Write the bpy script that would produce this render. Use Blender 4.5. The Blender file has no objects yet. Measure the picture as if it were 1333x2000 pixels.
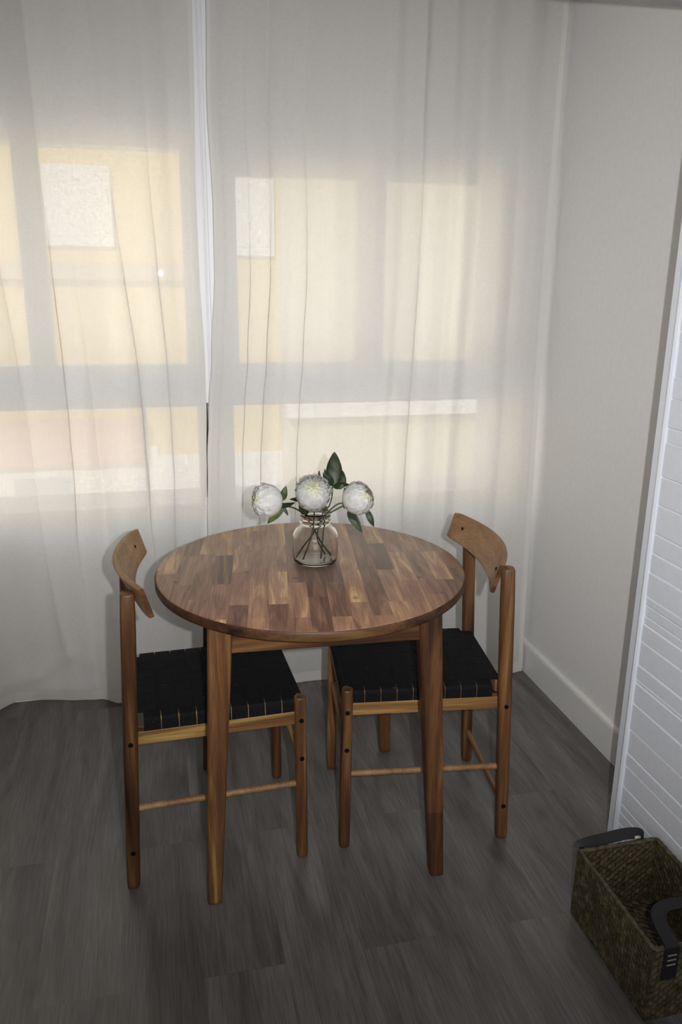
import bpy, bmesh, math, random
from mathutils import Vector, Matrix, noise
R = random.Random(7)
SC = bpy.context.scene
COL = SC.collection

# ------------------------------------------------------------------ camera
cam_d = bpy.data.cameras.new('camera'); cam = bpy.data.objects.new('camera', cam_d); COL.objects.link(cam)
CAM_R = Vector((0.97362, -0.22796, 0.00964)); CAM_U = Vector((0.05510, 0.27589, 0.95961)); CAM_F = Vector((0.22141, 0.93377, -0.28117))
CAM_P = Vector((0, 0, 1.46534))
m = Matrix((CAM_R, CAM_U, -CAM_F)).transposed().to_4x4(); m.translation = CAM_P
cam.matrix_world = m
cam_d.sensor_fit = 'VERTICAL'; cam_d.sensor_height = 36; cam_d.sensor_width = 24
cam_d.lens = 1559.23 * 36 / 2000; cam_d.clip_start = 0.02
SC.camera = cam

# ------------------------------------------------------------------ light + exposure
VS = SC.view_settings
VS.view_transform = 'Standard'; VS.look = 'None'; VS.gamma = 1; VS.use_curve_mapping = False
VS.exposure = 0.0
W = bpy.data.worlds.new('world'); SC.world = W; W.use_nodes = True
bg = W.node_tree.nodes['Background']; bg.inputs[0].default_value = (0.95, 0.95, 0.97, 1); bg.inputs[1].default_value = 2.0
sun_d = bpy.data.lights.new('sun', 'SUN'); sun_d.energy = 4.6; sun_d.angle = 0.01; sun_d.color = (1, .93, .8)
sun = bpy.data.objects.new('sun', sun_d); COL.objects.link(sun)
sun.rotation_euler = Vector((0.35, 0.75, -0.55)).to_track_quat('-Z', 'Y').to_euler()
# the flash of the camera, beside the lens of the camera held upright
fl_d = bpy.data.lights.new('camera_flash', 'SPOT'); fl_d.energy = 125; fl_d.shadow_soft_size = 0.010
fl_d.spot_size = math.radians(96); fl_d.spot_blend = 1.0; fl_d.color = (.97, .965, .97)
fl = bpy.data.objects.new('camera_flash', fl_d); COL.objects.link(fl)
fl.location = CAM_P + CAM_R * 0.095 + CAM_U * 0.02
fl.rotation_euler = (CAM_F + CAM_U * 0.16 + CAM_R * .02).to_track_quat('-Z', 'Y').to_euler()
# added soft fill light behind the camera, source made up
dl = bpy.data.lights.new('added_back_fill', 'AREA'); dl.shape = 'RECTANGLE'; dl.size = 1.7; dl.size_y = 1.2; dl.energy = 14; dl.color = (1, .96, .90)
fill_o = bpy.data.objects.new('added_back_fill', dl); COL.objects.link(fill_o); fill_o.location = (-.5, -1.66, 1.45); fill_o.rotation_euler = (math.radians(90), 0, 0)
SC.cycles.use_denoising = True
SC.cycles.max_bounces = 12; SC.cycles.diffuse_bounces = 6; SC.cycles.transparent_max_bounces = 16
SC.cycles.sample_clamp_indirect = 4.0

# ------------------------------------------------------------------ node helpers
def mat(name):
    m = bpy.data.materials.new(name); m.use_nodes = True
    nt = m.node_tree; b = nt.nodes['Principled BSDF']
    return m, nt, b
def N(nt, typ, **kw):
    n = nt.nodes.new(typ)
    for k, v in kw.items():
        if isinstance(k, str) and hasattr(n, k): setattr(n, k, v)
    return n
def L(nt, a, b): nt.links.new(a, b)
def ramp(nt, fac, stops):
    r = nt.nodes.new('ShaderNodeValToRGB'); e = r.color_ramp.elements
    while len(e) < len(stops): e.new(0.5)
    for i, (p, c) in enumerate(stops): e[i].position = p; e[i].color = (*c, 1)
    L(nt, fac, r.inputs[0]); return r.outputs[0]
def coords(nt, scale=(1, 1, 1), rot=(0, 0, 0), rand=True, loc=(0, 0, 0)):
    tc = nt.nodes.new('ShaderNodeTexCoord'); mp = nt.nodes.new('ShaderNodeMapping')
    mp.inputs['Scale'].default_value = scale; mp.inputs['Rotation'].default_value = rot; mp.inputs['Location'].default_value = loc
    L(nt, tc.outputs['Object'], mp.inputs['Vector'])
    out = mp.outputs[0]
    if rand:
        oi = nt.nodes.new('ShaderNodeObjectInfo'); mu = nt.nodes.new('ShaderNodeMath'); mu.operation = 'MULTIPLY'; mu.inputs[1].default_value = 23.7
        L(nt, oi.outputs['Random'], mu.inputs[0])
        ad = nt.nodes.new('ShaderNodeVectorMath'); ad.operation = 'ADD'
        L(nt, out, ad.inputs[0]); L(nt, mu.outputs[0], ad.inputs[1]); out = ad.outputs[0]
    return out
def nz(nt, vec, scale, detail=3, rough=.5, dist=0):
    n = nt.nodes.new('ShaderNodeTexNoise'); n.inputs['Scale'].default_value = scale; n.inputs['Detail'].default_value = detail
    n.inputs['Roughness'].default_value = rough; n.inputs['Distortion'].default_value = dist
    L(nt, vec, n.inputs['Vector']); return n.outputs['Fac']
def mixc(nt, fac, a, b, mode='MIX'):
    x = nt.nodes.new('ShaderNodeMix'); x.data_type = 'RGBA'; x.blend_type = mode
    for s, v in ((x.inputs['Factor'], fac), (x.inputs['A'], a), (x.inputs['B'], b)):
        pass
    def setin(idx, v):
        s = x.inputs[idx]
        if hasattr(v, 'is_output'): L(nt, v, s)
        elif isinstance(v, (int, float)): s.default_value = v
        else: s.default_value = (*v, 1)
    setin(0, fac); setin(6, a); setin(7, b)
    return x.outputs[2]
def mathn(nt, op, a, b=None):
    x = nt.nodes.new('ShaderNodeMath'); x.operation = op
    for i, v in enumerate((a, b)):
        if v is None: continue
        if hasattr(v, 'is_output'): L(nt, v, x.inputs[i])
        else: x.inputs[i].default_value = v
    return x.outputs[0]
def bump(nt, b, h, strength=.2, dist=.002):
    n = nt.nodes.new('ShaderNodeBump'); n.inputs['Strength'].default_value = strength; n.inputs['Distance'].default_value = dist
    L(nt, h, n.inputs['Height']); L(nt, n.outputs[0], b.inputs['Normal'])
def plain(name, c, rough=.5, bumpscale=None, bs=.1, spec=None, metal=0):
    m, nt, b = mat(name); b.inputs['Base Color'].default_value = (*c, 1); b.inputs['Roughness'].default_value = rough; b.inputs['Metallic'].default_value = metal
    if spec is not None: b.inputs['Specular IOR Level'].default_value = spec
    if bumpscale:
        v = coords(nt, rand=False); f = nz(nt, v, bumpscale, 4)
        bump(nt, b, f, bs, .002)
        col = mixc(nt, f, tuple(x * .94 for x in c), tuple(min(1, x * 1.05) for x in c)); L(nt, col, b.inputs['Base Color'])
    return m
def wood(name, stops, axis='z', rough=.42, sc=1.0):
    m, nt, b = mat(name)
    lo, hi = 1.3 * sc, 21 * sc
    s = [hi, hi, hi]; s['xyz'.index(axis)] = lo
    v = coords(nt, tuple(s))
    f = nz(nt, v, 1.0, 4, .5, 1.1)
    s2 = [420, 420, 420]; s2['xyz'.index(axis)] = 9
    g = nz(nt, coords(nt, tuple(s2)), 1.0, 2)
    c = ramp(nt, f, stops)
    gd = ramp(nt, g, [(.35, (.72, .70, .68)), (.6, (1.06, 1.06, 1.06))])
    c = mixc(nt, 1.0, c, gd, 'MULTIPLY')
    L(nt, c, b.inputs['Base Color']); b.inputs['Roughness'].default_value = rough; b.inputs['Specular IOR Level'].default_value = .35
    bump(nt, b, g, .12, .0006)
    return m

ACA = [(.30, (.036, .016, .008)), (.42, (.088, .037, .015)), (.52, (.135, .060, .023)), (.60, (.20, .098, .036)), (.68, (.34, .20, .066))]
ACD = [(.30, (.024, .011, .006)), (.44, (.066, .028, .012)), (.56, (.105, .045, .017)), (.70, (.19, .095, .034))]
ACL = [(.30, (.10, .044, .018)), (.42, (.19, .092, .034)), (.55, (.26, .138, .050)), (.68, (.42, .27, .085))]
M = {}
for ax in 'xyz':
    M['wood_' + ax] = wood('acacia_' + ax, ACA, ax)
    M['dark_' + ax] = wood('acacia_dark_' + ax, ACD, ax)
    M['light_' + ax] = wood('acacia_light_' + ax, ACL, ax)
M['slat'] = wood('acacia_slat', [(.25, (.19, .095, .043)), (.45, (.27, .145, .066)), (.6, (.33, .185, .085)), (.78, (.42, .25, .12))], 'y', .5)
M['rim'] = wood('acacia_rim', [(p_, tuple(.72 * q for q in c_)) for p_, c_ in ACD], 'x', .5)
M['cap'] = plain('screw_cap_black', (.004, .004, .0045), .7, spec=.1)

# table top of glued staves
def tabletop_mat():
    m, nt, b = mat('acacia_staves')
    v = coords(nt, (1, 1, 1), (0, 0, math.radians(90 + 5.5)), rand=False, loc=(.31, .017, 0))
    bt = nt.nodes.new('ShaderNodeTexBrick')
    bt.offset = .37; bt.offset_frequency = 2; bt.squash = 1.5; bt.squash_frequency = 3
    bt.inputs['Color1'].default_value = (0, 0, 0, 1); bt.inputs['Color2'].default_value = (1, 1, 1, 1); bt.inputs['Mortar'].default_value = (.4, .4, .4, 1)
    bt.inputs['Scale'].default_value = 1; bt.inputs['Mortar Size'].default_value = 0.0; bt.inputs['Bias'].default_value = 0
    bt.inputs['Brick Width'].default_value = .21; bt.inputs['Row Height'].default_value = .046
    L(nt, v, bt.inputs['Vector'])
    rnd = nt.nodes.new('ShaderNodeSeparateColor'); L(nt, bt.outputs['Color'], rnd.inputs[0]); rv = rnd.outputs[0]
    off = mathn(nt, 'MULTIPLY', rv, 37.0)
    mp = nt.nodes.new('ShaderNodeMapping'); mp.inputs['Scale'].default_value = (3.2, 27, 1); L(nt, v, mp.inputs['Vector'])
    ad = nt.nodes.new('ShaderNodeVectorMath'); ad.operation = 'ADD'; L(nt, mp.outputs[0], ad.inputs[0]); L(nt, off, ad.inputs[1])
    f = nz(nt, ad.outputs[0], 1.0, 5, .55, 1.6)
    tone = mathn(nt, 'ADD', mathn(nt, 'MULTIPLY', mathn(nt, 'SUBTRACT', rv, .5), .42), f)
    c = ramp(nt, tone, [(.26, (.115, .056, .035)), (.40, (.215, .108, .066)), (.54, (.295, .158, .095)), (.66, (.375, .21, .12)), (.80, (.58, .37, .18))])
    mp2 = nt.nodes.new('ShaderNodeMapping'); mp2.inputs['Scale'].default_value = (9, 330, 1); L(nt, v, mp2.inputs['Vector'])
    g = nz(nt, mp2.outputs[0], 1.0, 2)
    c = mixc(nt, 1.0, c, ramp(nt, g, [(.35, (.78, .77, .76)), (.6, (1.05, 1.05, 1.05))]), 'MULTIPLY')
    k = nt.nodes.new('ShaderNodeTexVoronoi'); k.inputs['Scale'].default_value = 8.5; L(nt, v, k.inputs['Vector'])
    kn = ramp(nt, k.outputs['Distance'], [(.02, (.35, .3, .3)), (.10, (1, 1, 1))])
    c = mixc(nt, .8, c, kn, 'MULTIPLY')
    L(nt, c, b.inputs['Base Color']); b.inputs['Roughness'].default_value = .36; b.inputs['Specular IOR Level'].default_value = .45
    bump(nt, b, g, .06, .0005)
    return m
M['top'] = tabletop_mat()

def floor_mat():
    m, nt, b = mat('grey_planks')
    v = coords(nt, (1, 1, 1), (0, 0, math.radians(90)), rand=False, loc=(.19, -.93, 0))
    bt = nt.nodes.new('ShaderNodeTexBrick'); bt.offset = .37; bt.offset_frequency = 2; bt.squash = 1
    bt.inputs['Color1'].default_value = (0, 0, 0, 1); bt.inputs['Color2'].default_value = (1, 1, 1, 1); bt.inputs['Mortar'].default_value = (.1, .1, .1, 1)
    bt.inputs['Scale'].default_value = 1; bt.inputs['Mortar Size'].default_value = 0.0003; bt.inputs['Brick Width'].default_value = 1.22; bt.inputs['Row Height'].default_value = .178
    bt.inputs['Mortar Smooth'].default_value = .1
    L(nt, v, bt.inputs['Vector'])
    sp = nt.nodes.new('ShaderNodeSeparateColor'); L(nt, bt.outputs['Color'], sp.inputs[0]); rv = sp.outputs[0]
    off = mathn(nt, 'MULTIPLY', rv, 51.0)
    def shifted(sc):
        mp = nt.nodes.new('ShaderNodeMapping'); mp.inputs['Scale'].default_value = sc; L(nt, v, mp.inputs['Vector'])
        ad = nt.nodes.new('ShaderNodeVectorMath'); ad.operation = 'ADD'; L(nt, mp.outputs[0], ad.inputs[0]); L(nt, off, ad.inputs[1]); return ad.outputs[0]
    f = nz(nt, shifted((1.5, 11, 1)), 1.0, 5, .55, 1.2)
    g = nz(nt, shifted((11, 260, 1)), 1.0, 3, .6)
    tone = mathn(nt, 'ADD', mathn(nt, 'MULTIPLY', mathn(nt, 'SUBTRACT', rv, .5), .11), f)
    c = ramp(nt, tone, [(.28, (.068, .063, .059)), (.45, (.110, .103, .097)), (.58, (.140, .132, .125)), (.78, (.195, .185, .176))])
    c = mixc(nt, 1.0, c, ramp(nt, g, [(.34, (.74, .73, .73)), (.62, (1.10, 1.10, 1.10))]), 'MULTIPLY')
    k = nt.nodes.new('ShaderNodeTexVoronoi'); k.inputs['Scale'].default_value = 1.0; L(nt, shifted((1.9, 6.5, 1)), k.inputs['Vector'])
    kn = ramp(nt, mathn(nt, 'ADD', k.outputs['Distance'], mathn(nt, 'MULTIPLY', f, .12)), [(.07, (.45, .44, .44)), (.17, (1, 1, 1))])
    c = mixc(nt, .55, c, kn, 'MULTIPLY')
    c = mixc(nt, mathn(nt, 'MULTIPLY', bt.outputs['Fac'], .6), c, (.05, .047, .045))
    L(nt, c, b.inputs['Base Color']); b.inputs['Roughness'].default_value = .34; b.inputs['Specular IOR Level'].default_value = .6
    bump(nt, b, g, .12, .0006)
    return m
M['floor'] = floor_mat()
M['wall'] = plain('white_paint', (.78, .775, .77), .7, 60, .05)
M['ceil'] = plain('ceiling_paint', (.74, .74, .73), .8)
M['base'] = plain('baseboard_white', (.74, .735, .72), .35)
M['frame'] = plain('white_window_frame', (.82, .83, .86), .35)
M['brick'] = plain('white_brick_panel', (.735, .765, .83), .55, 55, .35)
M['trim'] = plain('white_corner_trim', (.72, .755, .82), .35)
M['seal'] = plain('dark_seal', (.02, .022, .022), .6)
M['track'] = plain('curtain_track_white', (.8, .8, .8), .4)

def fabric_mat(name, c, transp, transl):
    m, nt, b = mat(name)
    nt.nodes.remove(b); out = nt.nodes['Material Output']
    v = coords(nt, (1, 1, 1), rand=False)
    w1 = nz(nt, coords(nt, (700, 60, 60), rand=False), 1, 2)
    w2 = nz(nt, coords(nt, (50, 60, 800), rand=False), 1, 2)
    weave = mathn(nt, 'MULTIPLY', mathn(nt, 'ADD', w1, w2), .5)
    col = mixc(nt, weave, tuple(x * .90 for x in c), tuple(min(1, x * 1.06) for x in c))
    d = nt.nodes.new('ShaderNodeBsdfDiffuse'); t = nt.nodes.new('ShaderNodeBsdfTranslucent'); tr = nt.nodes.new('ShaderNodeBsdfTransparent')
    L(nt, col, d.inputs[0]); L(nt, col, t.inputs[0]); tr.inputs[0].default_value = (1, .99, .97, 1)
    mx = nt.nodes.new('ShaderNodeMixShader'); mx.inputs[0].default_value = transl; L(nt, d.outputs[0], mx.inputs[1]); L(nt, t.outputs[0], mx.inputs[2])
    m2 = nt.nodes.new('ShaderNodeMixShader')
    tf = mathn(nt, 'MULTIPLY', ramp(nt, weave, [(.40, (.55, .55, .55)), (.60, (1.5, 1.5, 1.5))]), transp)
    L(nt, tf, m2.inputs[0]); L(nt, mx.outputs[0], m2.inputs[1]); L(nt, tr.outputs[0], m2.inputs[2])
    L(nt, m2.outputs[0], out.inputs[0])
    return m
M['curtain'] = fabric_mat('sheer_linen', (.86, .85, .835), .10, .50)
M['hem'] = fabric_mat('sheer_linen_hem', (.86, .845, .815), .04, .38)

def glass_mat(name, ior, rough=0.0, tint=(1, 1, 1)):
    m, nt, b = mat(name); b.inputs['Base Color'].default_value = (*tint, 1); b.inputs['Transmission Weight'].default_value = 1
    b.inputs['IOR'].default_value = ior; b.inputs['Roughness'].default_value = rough
    return m
def jar_mat():
    m = glass_mat('jar_glass', 1.45, 0, (.99, .99, .965)); nt = m.node_tree; b = nt.nodes['Principled BSDF']; out = nt.nodes['Material Output']
    tr = nt.nodes.new('ShaderNodeBsdfTransparent'); tr.inputs[0].default_value = (.985, .985, .955, 1); mx = nt.nodes.new('ShaderNodeMixShader'); mx.inputs[0].default_value = .5
    L(nt, b.outputs[0], mx.inputs[1]); L(nt, tr.outputs[0], mx.inputs[2]); L(nt, mx.outputs[0], out.inputs[0]); return m
M['glass'] = glass_mat('jar_glass', 1.45, 0, (.995, .995, .975))
def pane_mat():
    m, nt, b = mat('window_glass'); nt.nodes.remove(b); out = nt.nodes['Material Output']
    tr = nt.nodes.new('ShaderNodeBsdfTransparent'); gl = nt.nodes.new('ShaderNodeBsdfGlossy'); gl.inputs['Roughness'].default_value = .01
    tr.inputs[0].default_value = (.97, .98, .975, 1)
    mx = nt.nodes.new('ShaderNodeMixShader'); mx.inputs[0].default_value = .06
    L(nt, tr.outputs[0], mx.inputs[1]); L(nt, gl.outputs[0], mx.inputs[2]); L(nt, mx.outputs[0], out.inputs[0]); return m
M['pane'] = pane_mat()

# ------------------------------------------------------------------ mesh helpers
def finish(name, bm, m, parent=None, smooth=False, loc=None):
    me = bpy.data.meshes.new(name)
    bmesh.ops.recalc_face_normals(bm, faces=bm.faces[:])
    bm.to_mesh(me); bm.free()
    ms = m if isinstance(m, (list, tuple)) else [m]
    for x in ms: me.materials.append(x)
    if smooth:
        for p in me.polygons: p.use_smooth = True
        if smooth != True: 
            try: me.set_sharp_from_angle(angle=math.radians(smooth))
            except Exception: pass
    o = bpy.data.objects.new(name, me); COL.objects.link(o)
    if parent: o.parent = parent
    if loc: o.location = loc
    return o
def tag(o, label, cat, group=None):
    o['label'] = label; o['category'] = cat
    if group: o['group'] = group
    return o
def struct(o): o['kind'] = 'structure'; return o
def empty(name, loc, rz=0):
    o = bpy.data.objects.new(name, None); COL.objects.link(o); o.location = loc; o.rotation_euler = (0, 0, rz); o.empty_display_size = .05
    return o
def box(bm, a, b, bev=0, seg=2):
    a = Vector(a); b = Vector(b)
    r = bmesh.ops.create_cube(bm, size=1)
    vs = r['verts']
    for v in vs: v.co = Vector((a[i] + (v.co[i] + .5) * (b[i] - a[i]) for i in range(3)))
    if bev > 0:
        es = list({e for v in vs for e in v.link_edges})
        bmesh.ops.bevel(bm, geom=es, offset=bev, segments=seg, affect='EDGES', profile=.5)
def loft(bm, rings, cap=True, closed=True):
    vs = [[bm.verts.new(p) for p in r] for r in rings]
    n = len(vs[0])
    fs = []
    for i in range(len(vs) - 1):
        for j in range(n if closed else n - 1):
            k = (j + 1) % n
            fs.append(bm.faces.new((vs[i][j], vs[i][k], vs[i + 1][k], vs[i + 1][j])))
    if cap and closed:
        bm.faces.new(vs[0][::-1]); bm.faces.new(vs[-1])
    return vs, fs
def sup(cx, cy, z, rx, ry, p=3.0, n=24, rot=0):
    out = []
    for i in range(n):
        t = 2 * math.pi * i / n; c, s = math.cos(t), math.sin(t)
        k = (abs(c) ** p + abs(s) ** p) ** (-1 / p)
        x, y = rx * k * c, ry * k * s
        out.append(Vector((cx + x * math.cos(rot) - y * math.sin(rot), cy + x * math.sin(rot) + y * math.cos(rot), z)))
    return out
def tube(bm, pts, rad, n=10, cap=True):
    pts = [Vector(p) for p in pts]; rings = []
    if not isinstance(rad, (list, tuple)): rad = [rad] * len(pts)
    up = None
    for i, p in enumerate(pts):
        t = (pts[min(i + 1, len(pts) - 1)] - pts[max(i - 1, 0)]).normalized()
        if up is None:
            up = t.orthogonal().normalized()
        up = (up - t * up.dot(t)).normalized(); s = t.cross(up)
        rings.append([p + (up * math.cos(2 * math.pi * j / n) + s * math.sin(2 * math.pi * j / n)) * rad[i] for j in range(n)])
    loft(bm, rings, cap)
def spline(pts, k=8):
    pts = [Vector(p) for p in pts]; out = []
    P = [pts[0] * 2 - pts[1]] + pts + [pts[-1] * 2 - pts[-2]]
    for i in range(1, len(P) - 2):
        for j in range(k):
            t = j / k; a, b, c, d = P[i - 1], P[i], P[i + 1], P[i + 2]
            out.append(.5 * ((2 * b) + (c - a) * t + (2 * a - 5 * b + 4 * c - d) * t * t + (3 * b - a - 3 * c + d) * t ** 3))
    out.append(pts[-1]); return out
def pl(x, tab):
    if x <= tab[0][0]: return tab[0][1]
    for (a, va), (b, vb) in zip(tab, tab[1:]):
        if x <= b:
            t = (x - a) / (b - a); t = t * t * (3 - 2 * t); return va + (vb - va) * t
    return tab[-1][1]
def lathe(bm, prof, n=48, c=(0, 0, 0)):
    rings = []
    for r, z in prof:
        rings.append([Vector((c[0] + r * math.cos(2 * math.pi * j / n), c[1] + r * math.sin(2 * math.pi * j / n), c[2] + z)) for j in range(n)])
    return loft(bm, rings, cap=True)

# ------------------------------------------------------------------ room
XR, XP, YP0, YP1, YW, ZC = 1.365, 1.14, 1.587, 1.62, 2.74, 2.45
XL, YB = -1.9, -1.7
def sbox(name, a, b, m, bev=0):
    bm = bmesh.new(); box(bm, a, b, bev); return struct(finish(name, bm, m))
sbox('floor', (XL - .1, YB - .1, -.05), (XR + .1, YW + .3, 0), M['floor'])
sbox('ceiling', (XL - .1, YB - .1, ZC), (XR + .1, YW + .3, ZC + .05), M['ceil'])
bm = bmesh.new()
for a, b_ in (((-1.42, YB, .79), (-1.35, YB + .03, 2.11)), ((.35, YB, .79), (.42, YB + .03, 2.11)), ((-1.35, YB, .79), (.35, YB + .03, .85)), ((-1.35, YB, 2.05), (.35, YB + .03, 2.11)), ((-.52, YB, .85), (-.48, YB + .02, 2.05))): box(bm, a, b_, .004, 1)
w3 = struct(finish('fill_frame', bm, M['frame']))  # unseen window frame, made up to surround the added fill light
sbox('wall_left', (XL - .1, YB, 0), (XL, YW, ZC), M['wall'])
sbox('wall_back', (XL - .1, YB - .1, 0), (XR + .1, YB, ZC), M['wall'])
sbox('wall_right', (XR, YB, 0), (XR + .1, YW + .3, ZC), M['wall'])
# window wall behind the curtains, with the two window openings
WX = [(-1.55, .205), (.255, 1.275)]; WZ0 = .685
bm = bmesh.new(); y0, y1 = YW, YW + .28
box(bm, (XL - .1, y0, 0), (XR + .1, y1, WZ0)); box(bm, (XL - .1, y0, 1.87), (XR + .1, y1, ZC))
box(bm, (XL - .1, y0, WZ0), (-1.55, y1, 1.87)); box(bm, (1.275, y0, WZ0), (XR + .1, y1, 1.87)); box(bm, (.255, y0, 1.80), (1.275, y1, 1.87))
struct(finish('wall_front', bm, M['wall']))

def window(name, x0, x1, z1, rail, uppers, lowers, ztop):
    bm = bmesh.new(); ya, yb = 2.755, 2.815
    xs = [(x0, uppers[0][0], uppers), ]
    def fill(openings, za, zb, zo0, zo1):
        cur = x0
        for a, b_ in openings:
            box(bm, (cur, ya, za), (a, yb, zb), .003, 1); cur = b_
        box(bm, (cur, ya, za), (x1, yb, zb), .003, 1)
        for a, b_ in openings:
            if zo0 - za > .004: box(bm, (a, ya, za), (b_, yb, zo0), .003, 1)
            if zb - zo1 > .004: box(bm, (a, ya, zo1), (b_, yb, zb), .003, 1)
    fill(uppers, 1.045, z1, 1.182, ztop)
    fill(lowers, WZ0, 1.045, WZ0 + .01, 1.04)
    # stepped profile of the sashes
    for a, b_ in uppers:
        for q in ((a - .03, a - .022), (b_ + .022, b_ + .03)): box(bm, (q[0], ya - .008, 1.16), (q[1], ya, ztop + .02))
        box(bm, (a - .03, ya - .008, 1.15), (b_ + .03, ya, 1.16))
    w = struct(finish(name, bm, M['frame']))
    for a, b_ in uppers:
        g = bmesh.new(); box(g, (a, 2.782, 1.182), (b_, 2.788, ztop)); finish('pane', g, M['pane'], w)
    for a, b_ in lowers:
        g = bmesh.new(); box(g, (a, 2.782, WZ0 + .01), (b_, 2.788, 1.04)); finish('pane', g, M['pane'], w)
    return w
w1 = window('window_1', -1.55, .215, 1.87, None, [(-1.20, -.377), (-.302, .121)], [(-1.45, -.040), (-.026, .146)], 1.848)
w2 = window('window_2', .215, 1.275, 1.81, None, [(.294, .70), (.80, 1.14)], [(.268, 1.26)], 1.777)
g = bmesh.new(); box(g, (.168, 2.748, .72), (.180, 2.756, 1.055)); finish('seal_strip', g, M['seal'], w1)  # thin dark strip in the slit between the two windows
bm = bmesh.new()
for a, b_, c in ((.150, .262, 2.728), (.186, .192, 2.722), (.200, .246, 2.722)): box(bm, (a, c, 1.055), (b_, YW + .012, 2.42), .002, 1)
struct(finish('trim_3', bm, plain('grey_white_mullion', (.74, .75, .78), .4)))
sbox('trim_1', (XL, 2.60, ZC - .03), (XR, 2.68, ZC), M['track'])        # curtain track on the ceiling
# baseboard of the right wall, with a rounded top edge
bm = bmesh.new(); prof = [(0, 0), (-.016, 0), (-.016, .108), (-.013, .117), (-.006, .121), (0, .121)]
loft(bm, [[Vector((XR + a, y, z)) for a, z in prof] for y in (YP0, YW)])
struct(finish('baseboard_right', bm, M['base']))
# partition with embossed white brick, its corner trim and the header above the opening
bm = bmesh.new(); box(bm, (XP + .0045, YB, 0), (XR, YP0 + .01, ZC))
zs = [0, .052, .085, .119, .144, .198, .259, .297, .365, .440, .498, .508, .548, .612, .659, .680, .708, .730, .793, .842, .890, .961, 1.029, 1.11, 1.144, 1.21, 1.26, 1.335, 1.36, 1.43, 1.50, 1.55, 1.62, 1.70, 1.74, 1.82, 1.90, 1.96, 2.04, 2.12, 2.16, 2.25, 2.33, 2.39, ZC]
rb = random.Random(3)
for za, zb in zip(zs, zs[1:]):
    y = YP0; first = True
    while y > YB:
        ln = rb.uniform(.28, .95); 
        if first: ln *= rb.uniform(.35, .9); first = False
        d = rb.uniform(-.0012, .0012) + (.001 if zb - za < .03 else 0)
        ya_ = max(y - ln, YB)
        q = []
        e = .0032
        pts0 = [(ya_ + .0003, za + .0003), (y - .0003, za + .0003), (y - .0003, zb - .0003), (ya_ + .0003, zb - .0003)]
        pts1 = [(ya_ + e, za + e), (y - e, za + e), (y - e, zb - e), (ya_ + e, zb - e)]
        A_ = [bm.verts.new((XP + .0045, a, b_)) for a, b_ in pts0]; B_ = [bm.verts.new((XP + .0016 + d, a, b_)) for a, b_ in pts1]
        for j in range(4):
            k = (j + 1) % 4; bm.faces.new((A_[j], A_[k], B_[k], B_[j]))
        bm.faces.new(B_); y = ya_
struct(finish('wall_partition', bm, M['brick']))
bm = bmesh.new()
prof = [(XP + .004, YP0), (XP - .003, YP0), (XP - .006, YP0 + .006), (XP - .004, YP0 + .014), (XP - .004, YP1), (XP, YP1 + .004), (XR, YP1 + .004), (XR, YP0)]
loft(bm, [[Vector((a, b_, z)) for a, b_ in prof] for z in (0, 1.995)])
struct(finish('trim_2', bm, M['trim']))
sbox('beam', (XL, YP0 + .002, 1.995), (XR, YP1 + .004, ZC), plain('grey_beam', (.30, .295, .285), .8))  # beam coloured darker than the walls

# ------------------------------------------------------------------ curtains
def curtain(name, xl, xr, folds, base, hem, label, seed, nx=420, hz=None, creases=()):
    """xl/xr: edge tables over z; folds: (s_top, s_bottom, depth, width, gather); base(s,z): distance from the camera side; hem: bottom line over s"""
    bm = bmesh.new(); nzr = 76; rows = []
    zt = ZC - .03
    for i in range(nzr + 1):
        u = i / nzr; z = .004 + (zt - .004) * (u ** 1.25); row = []
        a, b_ = pl(z, xl), pl(z, xr)
        for j in range(nx + 1):
            s = j / nx; x = a + (b_ - a) * s
            y = base(s, z)
            k = max(0, 1 - z / .55) ** 2
            y = y * (1 - k) + (pl(s, hem) + (base(s, z) - base(s, .3))) * k if hem else y
            for st, sb, dep, wid, gat in folds:
                c = sb + (st - sb) * min(1, max(0, (z - .1) / 2.2)); xc = a + (b_ - a) * c
                wz = 1.35 * wid * (1 + .45 * noise.noise(Vector((st * 31, z * 1.3, seed)))); t = (x - xc) / wz
                if abs(t) < 4:
                    f = (.35 + .65 * min(1, max(0, (2.3 - z) / .9))) * min(1, .15 + z / .8)
                    gexp = math.exp(-t * t / 2)
                    y -= dep * gexp * f
                    if s > .02 and s < .98: x -= (gat * 1.1 if gat > .95 else gat) * wz * t * gexp * f
            y += .006 * noise.noise(Vector((x * 4.2, z * .9, seed))) + .0018 * noise.noise(Vector((x * 17, z * 3.1, seed + 5)))
            for cx0, cz0, cx1, cz1, ca, cw in creases:
                dx, dz = cx1 - cx0, cz1 - cz0; ll = dx * dx + dz * dz; tt = max(0, min(1, ((x - cx0) * dx + (z - cz0) * dz) / ll))
                dd = math.hypot(x - cx0 - dx * tt, z - cz0 - dz * tt); y -= ca * math.exp(-(dd / cw) ** 2)
            if z < .4: y += .010 * (1 - z / .4) * noise.noise(Vector((x * 6, z * 9, seed + 9)))
            row.append(bm.verts.new((x, y, z)))
        rows.append(row)
    for i in range(nzr):
        for j in range(nx):
            f = bm.faces.new((rows[i][j], rows[i][j + 1], rows[i + 1][j + 1], rows[i + 1][j]))
            if j < hz[0] or j >= nx - hz[1] or rows[i][j].co.z < .03: f.material_index = 1
    o = finish(name, bm, [M['curtain'], M['hem']], smooth=True)
    return tag(o, label, 'curtain', None)
def fset(rng, n, lo, hi, dep, wid, gat):
    return [(lo + (hi - lo) * (k + rng.uniform(.2, .8)) / n, 0, rng.uniform(*dep), rng.uniform(*wid), rng.uniform(*gat)) for k in range(n)]
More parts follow.
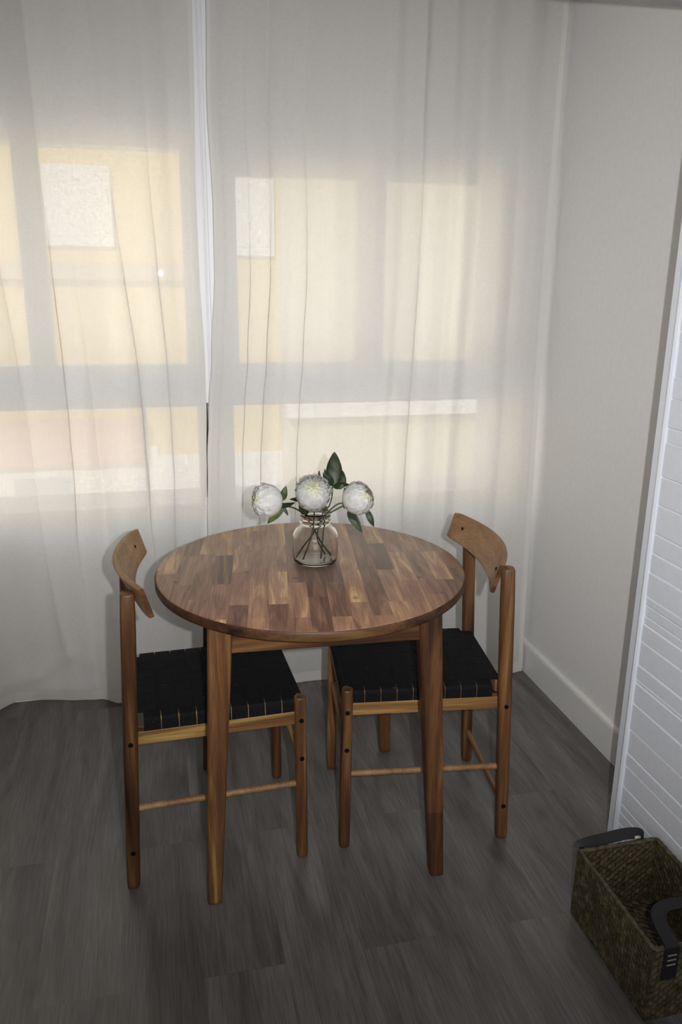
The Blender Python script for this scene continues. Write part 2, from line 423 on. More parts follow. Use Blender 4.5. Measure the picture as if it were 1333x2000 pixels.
# left curtain: s runs over x = -1.15 .. .165
XL0, XL1 = -1.30, .165
def sx(x): return (x - XL0) / (XL1 - XL0)
fl_ = [(sx(-.30), sx(-.245), .022, .016, 1.05), (sx(-.285), sx(-.10), .012, .022, .5), (sx(-.37), sx(-.37), .010, .03, .3),
       (sx(-.13), sx(.03), .022, .017, 1.05), (sx(.01), sx(.075), .022, .015, 1.10), (sx(.075), sx(.11), .010, .02, .4),
       (sx(-.205), sx(-.19), .010, .03, .3), (sx(-.06), sx(-.02), .008, .018, .4), (sx(-.47), sx(-.33), .018, .02, .9), (sx(-.60), sx(-.58), .02, .02, 1.0), (sx(-.8), sx(-.75), .02, .022, 1.0), (sx(-1.0), sx(-.95), .02, .022, 1.0)]
curtain('curtain', [(0, -1.30), (2.4, -1.30)],
        [(0, .15), (.60, .147), (.875, .163), (1.08, .169), (1.21, .170), (1.48, .163), (1.68, .162), (2.12, .170), (2.4, .176)],
        fl_, lambda s, z: 2.646 + .012 * math.sin(s * 23 + .6) + .007 * math.sin(s * 71),
        [(0, 2.66), (sx(-.75), 2.60), (sx(-.60), 2.68), (sx(-.515), 2.74), (sx(-.238), 2.70), (sx(-.157), 2.648), (sx(-.08), 2.63), (sx(.04), 2.65), (1, 2.66)],
        'left white sheer curtain hanging behind the left chair, hem curving on the floor', 3.1, hz=(2, 4),
        creases=[(-.70, .075, -.45, .115, .012, .03), (-.45, .115, -.33, .21, .010, .022), (-.33, .21, -.36, .42, .006, .018), (-.45, .05, -.16, .065, .008, .02), (-.33, .21, -.27, .17, .006, .015)])
XA, XB = .20, 1.35
def tx_(x): return (x - XA) / (XB - XA)
fr_ = [(tx_(.235), tx_(.235), .014, .016, .6), (tx_(.305), tx_(.315), .022, .013, 1.1), (tx_(.38), tx_(.365), .022, .014, 1.12), (tx_(.43), tx_(.43), .007, .012, .3),
       (tx_(.49), tx_(.485), .022, .016, 1.1), (tx_(.545), tx_(.545), .010, .03, .3), (tx_(.62), tx_(.62), .008, .03, .2), (tx_(.72), tx_(.71), .012, .02, .5), (tx_(.80), tx_(.80), .010, .03, .3),
       (tx_(.885), tx_(.865), .020, .017, 1.0), (tx_(.98), tx_(.965), .006, .02, .3), (tx_(1.06), tx_(1.03), .02, .035, .5), (tx_(1.15), tx_(1.14), .014, .025, .5),
       (tx_(1.21), tx_(1.20), .020, .03, .6), (tx_(1.29), tx_(1.29), .018, .022, .5)]
def base_r(s, z):
    e = max(0, (s - .80) / .20)
    return 2.643 + .009 * math.sin(s * 19 + 2) + (.006 + .007 * min(1, max(0, (s - .45) * 4))) * math.sin(s * 62 + 1.3 * math.sin(s * 11)) - e * (.01 + .055 * max(0, 1 - z / 1.3))
curtain('curtain', [(0, .17), (.60, .158), (.875, .166), (1.06, .178), (1.21, .193), (1.50, .211), (1.68, .213), (1.96, .205), (2.23, .212), (2.4, .214)],
        [(0, 1.340), (2.4, 1.346)], fr_, base_r,
        [(0, 2.66), (tx_(.476), 2.662), (tx_(.584), 2.662), (tx_(.85), 2.62), (tx_(1.1), 2.60), (tx_(1.29), 2.565), (1, 2.578)],
        'right white sheer curtain between the gap and the right wall, behind the flowers', 8.4, hz=(4, 5))

# ------------------------------------------------------------------ round table
TX, TY, TYAW = .3732, 1.9029, -.0467
tb = empty('round_table', (TX, TY, 0), TYAW)
tag(tb, 'round brown wooden dining table with glued staves and four tapered legs', 'table')
bm = bmesh.new(); RT = .3951
lathe(bm, [(RT - .006, .7225), (RT - .002, .7245), (RT, .7285), (RT, .744), (RT - .002, .748), (RT - .006, .75)], 160)
for f in bm.faces:
    c = f.calc_center_median()
    if abs(f.normal.z) < .9 and math.hypot(c.x, c.y) > RT - .0055: f.material_index = 1
bm.normal_update()
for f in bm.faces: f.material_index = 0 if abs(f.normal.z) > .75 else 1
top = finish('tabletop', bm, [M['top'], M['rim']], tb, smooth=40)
ST, SF = .2448, .2811
def table_leg(sx_, sy_, ms, split=None):
    bm = bmesh.new(); rings = []; zz = [0, .003, .012, .2, .4, .6, .7225]
    if split: zz = sorted(zz + [split])
    for z in zz:
        t = z / .70; c = SF + (ST - SF) * t; h = .0178 + (.0285 - .0178) * min(1, t)
        if z < .003: h -= .004
        elif z < .012: h -= .001
        rings.append(sup(sx_ * c, sy_ * c, z, h, h, 5.5, 36))
    vs, fs = loft(bm, rings)
    if split:
        for f in fs:
            if f.calc_center_median().z > split: f.material_index = 1
    return finish('leg', bm, ms, tb, smooth=50)
table_leg(-1, -1, [M['wood_z']]); table_leg(1, -1, [M['dark_z'], M['wood_z']], .188); table_leg(-1, 1, [M['dark_z']]); table_leg(1, 1, [M['wood_z']])
for k in range(4):
    bm = bmesh.new(); s = -1 if k in (0, 2) else 1; hl = ST - .018
    o_ = ST + .004
    if k < 2: box(bm, (-hl, s * o_ - .011, .648), (hl, s * o_ + .011, .7225), .002)
    else: box(bm, (s * o_ - .011, -hl, .648), (s * o_ + .011, hl, .7225), .002)
    finish('apron', bm, M['wood_x'] if k < 2 else M['wood_y'], tb)

# ------------------------------------------------------------------ chairs
M['strap'] = None
def strap_mat():
    m, nt, b = mat('black_webbing')
    w = nz(nt, coords(nt, (300, 300, 300), rand=False), 1, 2)
    c = ramp(nt, w, [(.3, (.0045, .0046, .0058)), (.7, (.0095, .0095, .0115))])
    lint = nz(nt, coords(nt, (90, 90, 90)), 1, 0)
    c = mixc(nt, ramp(nt, lint, [(.83, (0, 0, 0)), (.86, (.4, .4, .4))]), c, (.16, .16, .16))
    L(nt, c, b.inputs['Base Color']); b.inputs['Roughness'].default_value = .8; b.inputs['Specular IOR Level'].default_value = .12
    bump(nt, b, w, .25, .0008); return m
M['strap'] = strap_mat()
WF, WR, DFF, DFT, ZF, ZR_ = .179, .183, .395, .3915, .470, .786
def rear_x(z): return -.0373 + (.0373 - .004) * z / ZR_
def front_x(z): return DFF + (DFT - DFF) * z / ZF
def make_chair(name, label):
    ch = empty(name, (0, 0, 0)); tag(ch, label, 'chair')
    for s in (-1, 1):
        bm = bmesh.new(); rings = []
        for z, k in ((0, .78), (.004, .95), (.015, 1), (.2, 1.04), (.45, 1.08), (.7, 1.08), (ZR_ - .006, 1.0), (ZR_ - .002, .9), (ZR_, .7)):
            r = .0163 * k; rings.append(sup(rear_x(z), s * WR, z, r, r, 2.9, 24))
        loft(bm, rings); leg = finish('rear_leg', bm, M['wood_z'] if s > 0 else M['dark_z'], ch, smooth=50)
        for z in (.408, .1075):
            bm = bmesh.new(); y = s * (WR + .0174); tube(bm, [(rear_x(z), y - s * .004, z), (rear_x(z), y + s * .0012, z)], .0060, 14); finish('screw_cap', bm, M['cap'], leg)
        bm = bmesh.new(); rings = []
        for z, k in ((0, .82), (.004, .96), (.015, 1), (.25, 1.0), (ZF - .006, .98), (ZF - .002, .9), (ZF, .72)):
            r = .0150 * k; rings.append(sup(front_x(z), s * WF, z, r, r, 2.4, 24))
        loft(bm, rings); leg = finish('front_leg', bm, M['dark_z'] if s > 0 else M['wood_z'], ch, smooth=50)
        for z in (.408, .300):
            bm = bmesh.new(); y = s * (WF + .0150); tube(bm, [(front_x(z), y - s * .004, z), (front_x(z), y + s * .0012, z)], .0060, 14); finish('screw_cap', bm, M['cap'], leg)
        # side rail and round side stretcher
        bm = bmesh.new(); box(bm, (rear_x(.4) + .010, s * .167 - .010, .3905), (DFT - .009, s * .167 + .010, .426), .002); finish('side_rail', bm, M['light_x'], ch)
        bm = bmesh.new(); tube(bm, [(rear_x(.22) + .012, s * .180, .2206), (DFT - .006, s * .177, .2206)], .0082, 14); finish('stretcher', bm, M['slat'], ch, smooth=60)
    bm = bmesh.new(); box(bm, (rear_x(.4) - .010, -.170, .3905), (rear_x(.4) + .010, .170, .426), .002); finish('rear_rail', bm, M['wood_y'], ch)
    bm = bmesh.new(); box(bm, (DFT - .010, -.167, .3905), (DFT + .010, .167, .426), .002); finish('front_rail', bm, M['light_y'], ch)
    bm = bmesh.new(); tube(bm, [(rear_x(.12), -.172, .1075), (rear_x(.12), .172, .1075)], .0082, 14); finish('stretcher', bm, M['light_y'], ch, smooth=60)
    bm = bmesh.new(); tube(bm, [(front_x(.3), -.168, .300), (front_x(.3), .168, .300)], .0082, 14); finish('stretcher', bm, M['light_y'], ch, smooth=60)
    # seat frame bars under the webbing
    bm = bmesh.new()
    for s in (-1, 1): box(bm, (.012, s * .166 - .008, .424), (.384, s * .166 + .008, .459), .004)
    box(bm, (DFT - .006, -.150, .424), (DFT + .0085, .150, .459), .004); box(bm, (-.018, -.150, .424), (-.002, .150, .459), .004)
    finish('seat_frame', bm, M['light_x'], ch)
    # woven webbing: both sets of straps, over and under each other
    bm = bmesh.new()
    nx_, ny_ = 9, 7; x0, x1 = .012, .388; yh = .150; px_ = (x1 - x0) / nx_; py_ = 2 * yh / ny_; th = .0013; zt = .4625
    def strip(path, across, w):
        rings = []
        for i, p in enumerate(path):
            p = Vector(p); a = Vector(across) * (w if 4 < i < len(path) - 5 else w - .0016) / 2; t = (Vector(path[min(i + 1, len(path) - 1)]) - Vector(path[max(i - 1, 0)])).normalized()
            n = Vector(across).cross(t).normalized() * th
            rings.append([p - a, p + a, p + a + n, p - a + n])
        loft(bm, rings)
    for i in range(nx_):                       # straps running sideways, wrapped over the side rails
        xc = x0 + px_ * (i + .5); path = [(xc, -.1765, .427), (xc, -.1765, .452), (xc, -.1735, .459)]
        n = ny_ * 6
        for q in range(n + 1):
            y = -yh + 2 * yh * q / n; u = (y + yh) / py_
            ph = math.sin(math.pi * u) * (1 if i % 2 else -1) * (1 if True else 0)
            ph = max(-1, min(1, ph * 2.2))
            path.append((xc, y, zt - .001 + .0013 * ph))
        path += [(xc, .1735, .459), (xc, .1765, .452), (xc, .1765, .427)]
        strip(path, (1, 0, 0), px_ - .0004)
    for j in range(ny_):                       # straps running front to back
        yc = -yh + py_ * (j + .5); path = [(-.0205, yc, .427), (-.0205, yc, .452), (-.0175, yc, .459)]
        n = nx_ * 6
        for q in range(n + 1):
            x = x0 + (x1 - x0) * q / n; u = (x - x0) / px_
            ph = max(-1, min(1, math.sin(math.pi * u) * 2.2)) * (-1 if j % 2 else 1)
            path.append((x, yc, zt - .001 + .0013 * ph))
        path += [(DFT + .007, yc, .459), (DFT + .0105, yc, .452), (DFT + .0105, yc, .427)]
        strip([(a, b_, c) for a, b_, c in path], (0, -1, 0), py_ - .0004)
    finish('seat', bm, M['strap'], ch)
    # curved backrest, leaning back
    bm = bmesh.new(); rings = []; nseg = 28
    for i in range(nseg + 1):
        v = -1 + 2 * i / nseg; y = v * .2225; q = v * v
        it, ib = -.026 + .056 * q, .017 + .036 * q
        zt_, zb_ = .8105, .7345
        up = Vector((it - ib, 0, zt_ - zb_)); nrm = Vector((-up.z, 0, up.x)).normalized()
        a, b_ = Vector((ib, y, zb_)), Vector((it, y, zt_)); T_ = .0125; e = .0022; ud = up.normalized()
        if i in (0, nseg): a += ud * .003; b_ -= ud * .003
        rings.append([a + ud * e, b_ - ud * e, b_ + nrm * e, b_ + nrm * (T_ - e), b_ + nrm * T_ - ud * e, a + nrm * T_ + ud * e, a + nrm * (T_ - e), a + nrm * e])
    loft(bm, rings); bm.faces.ensure_lookup_table(); bm.faces[-1].material_index = 1; bm.faces[-2].material_index = 1
    br = finish('backrest', bm, [M['slat'], M['dark_x']], ch, smooth=40)
    for s in (-1, 1):
        bm = bmesh.new(); tube(bm, [(.008, s * .167, .772), (.0225, s * .167, .776)], .0042, 12); finish('screw_cap', bm, M['cap'], br)
    return ch
def copy_tree(o, parent=None):
    c = o.copy(); COL.objects.link(c); c.parent = parent
    for k in list(o.children): copy_tree(k, c)
    return c
c1 = make_chair('dining_chair', 'wooden dining chair with black woven seat left of the table, facing right')
c2 = copy_tree(c1)
c2['label'] = 'wooden dining chair with black woven seat right of the table, near the white wall'
for c in (c1, c2): c['group'] = 'dining chairs at the round table'
c1.location = (-.0832, 1.9123, 0); c1.rotation_euler = (0, 0, .0349)
c2.location = (.8484, 1.8883, 0); c2.rotation_euler = (0, 0, 3.0201)

# ------------------------------------------------------------------ glass jar
JX, JY, JZ = .392, 1.940, .7503
jar = empty('glass_jar', (JX, JY, JZ)); tag(jar, 'clear glass jar on the round table holding white peonies', 'jar')
bm = bmesh.new()
outp = [(.040, 0), (.050, .001), (.0565, .006), (.0585, .014), (.0590, .040), (.0588, .070), (.0570, .080), (.0510, .090), (.0420, .1005), (.0395, .104), (.0398, .107), (.0425, .1095), (.0425, .112), (.0400, .1145), (.0395, .119), (.0405, .121), (.0405, .123), (.0395, .125), (.0395, .129), (.0405, .131), (.0405, .133), (.0392, .136)]
inp = [(.0370, .136), (.0366, .120), (.0366, .104), (.0395, .0985), (.0485, .088), (.0545, .078), (.0562, .069), (.0565, .016), (.0545, .010), (.046, .0065), (.020, .0075)]
lathe(bm, outp + inp, 72)
finish('jar_body', bm, M['glass'], jar, smooth=True)

# ------------------------------------------------------------------ peonies
def petal_mat():
    m, nt, b = mat('white_petal')
    v = coords(nt, (60, 60, 60), rand=False); f = nz(nt, v, 1, 3)
    c = ramp(nt, f, [(.3, (.60, .605, .585)), (.7, (.72, .72, .69))])
    L(nt, c, b.inputs['Base Color']); b.inputs['Roughness'].default_value = .65; b.inputs['Specular IOR Level'].default_value = .2
    bump(nt, b, f, .12, .001); return m
M['petal'] = petal_mat()
M['petal_in'] = plain('cream_petal', (.66, .65, .49), .65)
M['stamen'] = plain('yellow_stamen', (.55, .46, .08), .7)
def leaf_mat(name, a, c_):
    m, nt, b = mat(name); f = nz(nt, coords(nt, (45, 45, 45)), 1, 3)
    L(nt, ramp(nt, f, [(.3, a), (.7, c_)]), b.inputs['Base Color']); b.inputs['Roughness'].default_value = .5; return m
M['leaf'] = leaf_mat('green_leaf', (.012, .022, .008), (.030, .050, .014))
M['sepal'] = leaf_mat('green_sepal', (.03, .045, .010), (.10, .13, .022))
M['stem'] = leaf_mat('green_stem', (.022, .030, .012), (.050, .062, .022))
def bloom(parent, center, axis, rad, seed, open_=1.0):
    rng = random.Random(seed); ax = Vector(axis).normalized(); e1 = ax.orthogonal().normalized(); e2 = ax.cross(e1)
    def mk(layers, name, mtl, ruff):
        bm = bmesh.new()
        for (n, rr, th_top, halfw, ph0) in layers:
            for k in range(n):
                ph = ph0 + 2 * math.pi * k / n + rng.uniform(-.12, .12); tt = th_top + rng.uniform(-.12, .12); r0 = rr * rng.uniform(.97, 1.03)
                hw = halfw * rng.uniform(.9, 1.1); ps = rng.uniform(0, 6); tilt = rng.uniform(-.03, .03)
                U, V = 12, 12; rows = []
                for i in range(V + 1):
                    v = i / V; row = []
                    for j in range(U + 1):
                        u = -1 + 2 * j / U
                        w = math.sin(min(1, .12 + v * 1.0) * math.pi * .62) ** .7
                        notch = .10 * abs(u) ** 2 + .05 * math.sin(u * 9 + ps) * v ** 3 + .03 * math.sin(u * 21 + ps * 2) * v ** 5
                        th = 2.95 + (tt - 2.95) * (v - notch * v ** 2)
                        az = ph + u * hw * w / max(.45, math.sin(max(.3, min(2.8, th)))) * .9
                        r = r0 * (1 + .035 * u * u * v + tilt * u + ruff * (math.sin(u * 6 + ps) + .35 * math.sin(u * 13 + ps * 3)) * v ** 5)
                        # outer part flares slightly at the lip
                        r *= 1 - .05 * (1 - v) + .05 * max(0, v - .85) / .15
                        d = ax * math.cos(th) + (e1 * math.cos(az) + e2 * math.sin(az)) * math.sin(th)
                        row.append(bm.verts.new(Vector(center) + d * r * rad))
                    rows.append(row)
                for i in range(V):
                    for j in range(U): bm.faces.new((rows[i][j], rows[i][j + 1], rows[i + 1][j + 1], rows[i + 1][j]))
        return bm
    o = open_
    bm = mk([(5, 1.0, 1.25 * o, .62, .2), (6, .965, 1.0 * o, .56, .7), (7, .93, .80 * o, .50, .1), (8, .89, .62 * o, .44, .5), (9, .85, .46 * o, .40, .9)], 'bloom', None, .032)
    b = finish('bloom', bm, M['petal'], parent, smooth=True)
    bm = mk([(5, .815, .40 * o, .52, .3), (5, .785, .30 * o, .50, .8), (5, .755, .18, .46, .1), (4, .73, .06, .50, .6)], 'bloom_heart', None, .055)
    finish('bloom_heart', bm, M['petal_in'], b, smooth=True)
    bm = bmesh.new()
    for k in range(7):
        a = rng.uniform(0, 6.28); t = rng.uniform(0, .35); d = ax * math.cos(t) + (e1 * math.cos(a) + e2 * math.sin(a)) * math.sin(t)
        p = Vector(center) + d * rad * rng.uniform(.70, .79)
        tube(bm, [p - d * .012, p], [.0006, .0013], 6)
    finish('stamens', bm, M['stamen'], b)
def leafm(parent, base, tip, width, side, bow=.15, name='leaf', mtl=None, fold=.25, tipcurl=0.0, shape=1.0):
    base, tip = Vector(base), Vector(tip); d = tip - base; ln = d.length; d.normalize(); side = Vector(side); side = (side - d * side.dot(d)).normalized(); n = d.cross(side)
    bm = bmesh.new(); V, U = 14, 6; rows = []
    for i in range(V + 1):
        v = i / V; w = width * (math.sin(math.pi * v ** (.8 * shape)) ** .8) * (1 - .25 * v) + .0006
        if i == V: w = .0003
        row = []
        for j in range(U + 1):
            u = -1 + 2 * j / U
            p = base + d * ln * v + side * u * w + n * (bow * ln * math.sin(math.pi * v) + fold * w * u * u + tipcurl * ln * v ** 3) + n * .04 * w * math.sin(v * 20 + u * 3)
            row.append(bm.verts.new(p))
        rows.append(row)
    for i in range(V):
        for j in range(U): bm.faces.new((rows[i][j], rows[i][j + 1], rows[i + 1][j + 1], rows[i + 1][j]))
    o = finish(name, bm, mtl or M['leaf'], parent, smooth=True)
    sm = o.modifiers.new('thickness', 'SOLIDIFY'); sm.thickness = .0006; sm.offset = 0
    return o
def stem(parent, pts, r=.0021, name='stem'):
    bm = bmesh.new(); tube(bm, spline(pts), r, 10); return finish(name, bm, M['stem'], parent, smooth=True)
def flower(label, at):
    f = empty('peony', at); tag(f, label, 'flower', 'white peonies in the glass jar')
    return f
def rel(at, pts): return [tuple(Vector(p) - Vector(at)) for p in pts]
CR = (1, 0, 0); FRONT = Vector((-.15, -.93, .33))
# middle bloom, facing the camera
at = (.392, 1.935, .758)
f1 = flower('white peony in the middle of the jar, facing forward with a cream heart', at)
stem(f1, rel(at, [(.356, 1.925, .762), (.372, 1.93, .80), (.3835, 1.935, .835), (.3865, 1.93, .875), (.386, 1.925, .905), (.383, 1.918, .925)]))
C1 = Vector((.3765, 1.898, .9475)) - Vector(at)
bloom(f1, C1, (-.10, -.78, .62), .0455, 5)
leafm(f1, rel(at, [(.386, 1.935, .905)])[0], rel(at, [(.322, 1.925, .927)])[0], .011, (0, -.5, 1), .10)
leafm(f1, rel(at, [(.366, 1.925, .882)])[0], rel(at, [(.345, 1.91, .925)])[0], .012, (1, -.2, .3), -.10)
leafm(f1, rel(at, [(.420, 1.92, .893)])[0], rel(at, [(.396, 1.915, .905)])[0], .009, (.2, -.6, 1), .1, mtl=M['sepal'])
leafm(f1, rel(at, [(.402, 1.93, .965)])[0], rel(at, [(.4005, 1.935, .996)])[0], .004, CR, .1)
# left bloom, turned left
at = (.392, 1.943, .758)
f2 = flower('white peony leaning left over the jar, seen from its side', at)
stem(f2, rel(at, [(.436, 1.945, .7605), (.412, 1.943, .795), (.392, 1.94, .83), (.367, 1.93, .876), (.336, 1.92, .903), (.300, 1.912, .9165)]))
C2 = Vector((.262, 1.908, .932)) - Vector(at); A2 = (-.93, -.25, .16)
bloom(f2, C2, A2, .0415, 11, .95)
B2 = rel(at, [(.300, 1.905, .924)])[0]
leafm(f2, B2, rel(at, [(.262, 1.868, .917)])[0], .011, (0, -.3, 1), -.05)
leafm(f2, rel(at, [(.306, 1.897, .925)])[0], rel(at, [(.258, 1.872, .884)])[0], .012, (.8, -.3, -.5), -.22, mtl=M['sepal'], tipcurl=-.1)
leafm(f2, rel(at, [(.298, 1.90, .931)])[0], rel(at, [(.3085, 1.895, .970)])[0], .010, (1, -.2, 0), -.12, mtl=M['sepal'])
leafm(f2, rel(at, [(.302, 1.90, .916)])[0], rel(at, [(.313, 1.895, .893)])[0], .004, (1, 0, .4), .05)
leafm(f2, rel(at, [(.286, 1.885, .926)])[0], rel(at, [(.334, 1.91, .922)])[0], .009, (0, -.6, 1), .08)
# right bloom
at = (.392, 1.938, .758)
f3 = flower('white peony leaning right over the jar, ball shaped with dark leaves below', at)
stem(f3, rel(at, [(.340, 1.945, .7605), (.362, 1.942, .795), (.386, 1.938, .828), (.412, 1.93, .872), (.437, 1.92, .892), (.463, 1.915, .906)]))
C3 = Vector((.497, 1.908, .9245)) - Vector(at)
bloom(f3, C3, (.52, -.62, .55), .0415, 23, 1.0)
leafm(f3, rel(at, [(.472, 1.912, .893)])[0], rel(at, [(.504, 1.888, .838)])[0], .0125, (1, -.2, .5), -.10)
leafm(f3, rel(at, [(.520, 1.908, .893)])[0], rel(at, [(.537, 1.895, .850)])[0], .009, (1, -.2, .2), .12)
leafm(f3, rel(at, [(.462, 1.912, .897)])[0], rel(at, [(.462, 1.912, .955)])[0], .007, (1, -.4, 0), .12, mtl=M['sepal'])
leafm(f3, rel(at, [(.470, 1.908, .890)])[0], rel(at, [(.490, 1.880, .872)])[0], .008, (1, .3, .6), .06)
stem(f3, rel(at, [(.419, 1.93, .881), (.434, 1.922, .900), (.450, 1.917, .911), (.464, 1.915, .911)]), .0018, 'side_shoot')
# leafy sprig
at = (.392, 1.948, .758)
f4 = empty('leaf_sprig', at); tag(f4, 'dark green leafy sprig standing tallest in the glass jar', 'leaf sprig')
stem(f4, rel(at, [(.422, 1.955, .761), (.406, 1.950, .79), (.398, 1.946, .82), (.412, 1.942, .88), (.428, 1.940, .899), (.4355, 1.94, .925), (.437, 1.94, .953)]), .0019)
stem(f4, rel(at, [(.404, 1.925, .762), (.408, 1.93, .80), (.411, 1.93, .832), (.415, 1.93, .882)]), .0022)
leafm(f4, rel(at, [(.440, 1.94, .950)])[0], rel(at, [(.4425, 1.945, 1.041)])[0], .0225, (1, -.25, .03), .06, fold=.2, shape=1.1)
leafm(f4, rel(at, [(.4365, 1.94, .953)])[0], rel(at, [(.411, 1.935, .990)])[0], .0125, (.75, -.2, .6), -.08)
leafm(f4, rel(at, [(.427, 1.938, .946)])[0], rel(at, [(.415, 1.935, 1.0)])[0], .006, (1, 0, .3), .05)
leafm(f4, rel(at, [(.438, 1.938, .950)])[0], rel(at, [(.478, 1.93, .957)])[0], .0125, (-.2, -.5, 1), -.12)
leafm(f4, rel(at, [(.455, 1.935, .943)])[0], rel(at, [(.462, 1.935, .993)])[0], .0125, (1, -.5, 0), .14)

# ------------------------------------------------------------------ basket
def basket_mat():
    m, nt, b = mat('woven_seagrass'); f = nz(nt, coords(nt, (70, 70, 70), rand=False), 1, 3)
    g = nz(nt, coords(nt, (9, 9, 9), rand=False), 1, 2)
    c = ramp(nt, f, [(.3, (.028, .023, .012)), (.52, (.062, .051, .026)), (.72, (.125, .106, .056))])
    c = mixc(nt, .5, c, ramp(nt, g, [(.3, (.7, .66, .6)), (.7, (1.15, 1.12, .9))]), 'MULTIPLY')
    L(nt, c, b.inputs['Base Color']); b.inputs['Roughness'].default_value = .5; bump(nt, b, f, .5, .001); return m
M['seagrass'] = basket_mat(); M['leather'] = plain('dark_leather', (.008, .007, .009), .6, 160, .2); M['thread'] = plain('grey_thread', (.30, .29, .28), .6); M['stud'] = plain('pale_thread', (.45, .43, .38), .5)
BX0, BX1, BY0, BY1, BH = .914, 1.126, 1.105, 1.408, .178
bk = empty('storage_basket', ((BX0 + BX1) / 2, (BY0 + BY1) / 2, 0)); tag(bk, 'rectangular woven seagrass basket on the floor against the white brick wall', 'basket')
hx, hy = (BX1 - BX0) / 2, (BY1 - BY0) / 2
def weave_panel(bm, o, u, v, w, h, amp, cu=.0105, cv=.0085):
    o, u, v = Vector(o), Vector(u), Vector(v); n = u.cross(v)
    ku, kv = max(2, round(w / cu)), max(2, round(h / cv)); sub = 4; rows = []
    for i in range(kv * sub + 1):
        row = []
        for j in range(ku * sub + 1):
            a, b_ = j / sub, i / sub
            d = amp * math.cos(math.pi * a) * math.cos(math.pi * b_)
            d += amp * .5 * noise.noise(o * 9 + Vector((a * .7, b_ * .7, 0)))
            edge = min(1, min(a, ku - a, b_, kv - b_) * 2)
            row.append(bm.verts.new(o + u * w * j / (ku * sub) + v * h * i / (kv * sub) + n * d * edge))
        rows.append(row)
    for i in range(len(rows) - 1):
        for j in range(len(rows[0]) - 1): bm.faces.new((rows[i][j], rows[i][j + 1], rows[i + 1][j + 1], rows[i + 1][j]))
bm = bmesh.new(); T_ = .009; X, Y, Z = Vector((1, 0, 0)), Vector((0, 1, 0)), Vector((0, 0, 1)); AM = .0024
weave_panel(bm, (-hx, -hy, 0), X, Z, 2 * hx, BH, AM); weave_panel(bm, (hx, hy, 0), -X, Z, 2 * hx, BH, AM)
weave_panel(bm, (-hx, hy, 0), -Y, Z, 2 * hy, BH, AM); weave_panel(bm, (hx, -hy, 0), Y, Z, 2 * hy, BH, AM)
ix, iy = hx - T_, hy - T_
weave_panel(bm, (ix, -iy, .008), -X, Z, 2 * ix, BH - .008, AM); weave_panel(bm, (-ix, iy, .008), X, Z, 2 * ix, BH - .008, AM)
weave_panel(bm, (-ix, -iy, .008), Y, Z, 2 * iy, BH - .008, AM); weave_panel(bm, (ix, iy, .008), -Y, Z, 2 * iy, BH - .008, AM)
weave_panel(bm, (-ix, -iy, .010), X, Y, 2 * ix, 2 * iy, AM)
weave_panel(bm, (-hx, hy, .0005), X, -Y, 2 * hx, 2 * hy, 0)
finish('basket_body', bm, M['seagrass'], bk, smooth=True)
bm = bmesh.new(); path = []
rr = .012
for cx_, cy_, a0 in ((hx - rr, hy - rr, 0), (-hx + rr, hy - rr, 90), (-hx + rr, -hy + rr, 180), (hx - rr, -hy + rr, 270)):
    for k in range(5):
        a = math.radians(a0 + 22.5 * k); path.append((cx_ + (rr - T_ / 2) * math.cos(a), cy_ + (rr - T_ / 2) * math.sin(a), BH))
dense = []
for a, b_ in zip(path, path[1:] + path[:1]):
    a, b_ = Vector(a), Vector(b_); n_ = max(1, int((b_ - a).length / .004))
    dense += [a + (b_ - a) * k / n_ for k in range(n_)]
rings = []
for i, p in enumerate(dense):
    t = (dense[(i + 1) % len(dense)] - dense[i - 1]).normalized(); s = t.cross(Z)
    r = .0056 + .0007 * math.sin(i * 1.5)
    rings.append([p + (s * math.cos(2 * math.pi * j / 10) * 1.1 + Z * math.sin(2 * math.pi * j / 10) * .8) * r for j in range(10)])
vs, _ = loft(bm, rings, cap=False)
for j in range(10): bm.faces.new((vs[-1][j], vs[-1][(j + 1) % 10], vs[0][(j + 1) % 10], vs[0][j]))
finish('rim', bm, M['seagrass'], bk, smooth=True)
def band(pts, across, w, th=.004, name='handle', normal=None):
    P_ = spline(pts, 8); bm = bmesh.new(); rings = []
    for i, p in enumerate(P_):
        t = (P_[min(i + 1, len(P_) - 1)] - P_[max(i - 1, 0)]).normalized(); a = t.cross(Vector(normal)) if normal else Vector(across); a = (a - t * a.dot(t)).normalized(); n = t.cross(a)
        rings.append([p + a * w / 2 + n * th / 2, p + a * w / 2 - n * th / 2, p - a * w / 2 - n * th / 2, p - a * w / 2 + n * th / 2])
    loft(bm, rings); return finish(name, bm, M['leather'], bk, smooth=40)
# far handle: a strap loop standing up at the far end
hy2 = hy + .010
hb = band([(-.080, hy + .004, .140), (-.086, hy + .010, .166), (-.080, hy + .015, .178), (-.03, hy + .018, .182), (.035, hy + .017, .188), (.066, hy + .013, .184), (.076, hy + .008, .165), (.076, hy + .004, .140)], (0, .6, .8), .026, .006)
bm = bmesh.new(); tube(bm, [(.046, hy + .001, .186), (.052, hy - .001, .189), (.058, hy + .001, .186)], .0035, 10); finish('stitch', bm, M['stud'], hb)
# near handle: the loop flopped inward over the rim
hs = band([(-.066, -hy - .004, .1835), (-.065, -hy + .012, .1885), (-.060, -hy + .045, .192), (-.050, -hy + .070, .195), (-.030, -hy + .084, .196), (0, -hy + .088, .196), (.030, -hy + .084, .196), (.050, -hy + .070, .195), (.060, -hy + .045, .192), (.064, -hy + .012, .1885), (.064, -hy - .004, .1835)], None, .030, .004, normal=(0, 0, 1))
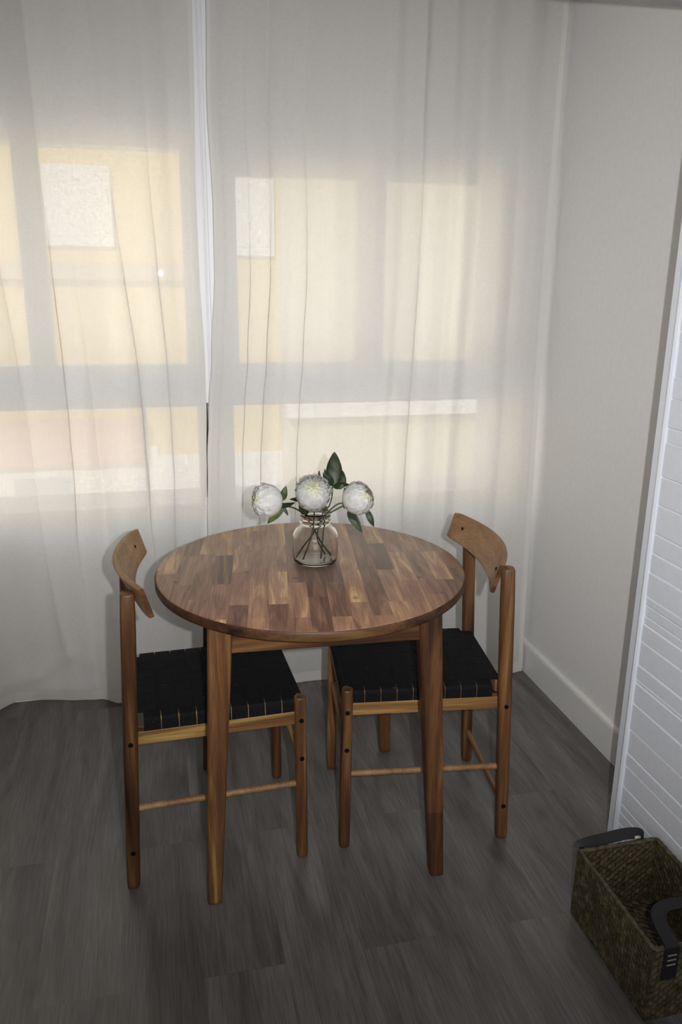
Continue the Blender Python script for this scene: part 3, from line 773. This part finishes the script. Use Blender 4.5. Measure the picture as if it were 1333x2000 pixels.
# stitched tabs on the outside of the near end
for sx_ in (-1, 1):
    bm = bmesh.new(); xc = -.066 if sx_ < 0 else .064
    box(bm, (xc - .017, -hy - .0055, .105), (xc + .017, -hy - .0022, .184), .001); tabo = finish('handle_tab', bm, M['leather'], bk)
    bm = bmesh.new()
    for k in range(3): box(bm, (xc - .010, -hy - .0066, .166 - .012 * k), (xc + .010, -hy - .0052, .1685 - .012 * k))
    finish('stitch', bm, M['thread'], tabo)

# ------------------------------------------------------------------ outside, seen blurred through the curtains
M['facade'] = plain('cream_facade', (.80, .60, .22), .8, 1.6, .1); M['bay'] = plain('pale_bay', (.52, .47, .36), .8, 12, .1); M['facade_white'] = plain('white_facade_trim', (.85, .86, .86), .6); M['ledge'] = plain('ledge_ochre', (.62, .46, .28), .8); M['awn'] = plain('pink_awning', (.72, .42, .34), .8); M['pave'] = plain('pale_pavement', (.70, .68, .64), .9, 3, .1); M['shade_glass'] = plain('facade_window_glass', (.55, .60, .64), .15)
YF = 9.0
sbox('ground', (-14, YW + .4, -3.2), (14, 16, -3.0), M['pave'])
bd = empty('building', (0, YF, -3)); tag(bd, 'cream building across the street glimpsed through the sheer curtains', 'building')
def bpart(name, x0, x1, z0, z1, d, m, par=None):
    bm = bmesh.new(); box(bm, (x0, -d, z0 + 3), (x1, .3 if name == 'wall' else .02, z1 + 3), .01); return finish(name, bm, m, par or bd)
bpart('wall', -9, 9, -3, 2.95, 0, M['facade'])
for x0, x1, z0, z1 in ((-1.02, -.30, 1.75, 2.52), (-2.6, -1.45, 1.75, 2.52), (.93, 1.36, 1.68, 2.6), (2.25, 3.0, .55, .95), (-.6, .02, -.9, -.35), (-1.6, -.85, -1.05, -.55), (2.9, 4.1, -.55, -.12)):
    w = bpart('window', x0, x1, z0, z1, .06, M['facade_white'])
    bm = bmesh.new(); k = .12 * (x1 - x0); box(bm, (x0 + k, -.068, z0 + 3 + .1), (x1 - k, -.058, z1 + 3 - .1)); finish('pane', bm, M['shade_glass'] if x0 < -1.3 else M['facade_white'], w)
bpart('bay', 1.42, 9, -3, 2.9, .08, M['bay'])
bpart('plinth', -9, 9, -3, -.46, .05, M['facade_white'])
bpart('ledge', -9, .5, 1.42, 1.60, .10, M['ledge'])
bpart('awning', -3.4, -.10, -.50, -.02, .18, M['awn'])
bpart('balcony', 1.45, 8, -.05, .32, .25, M['facade_white'])
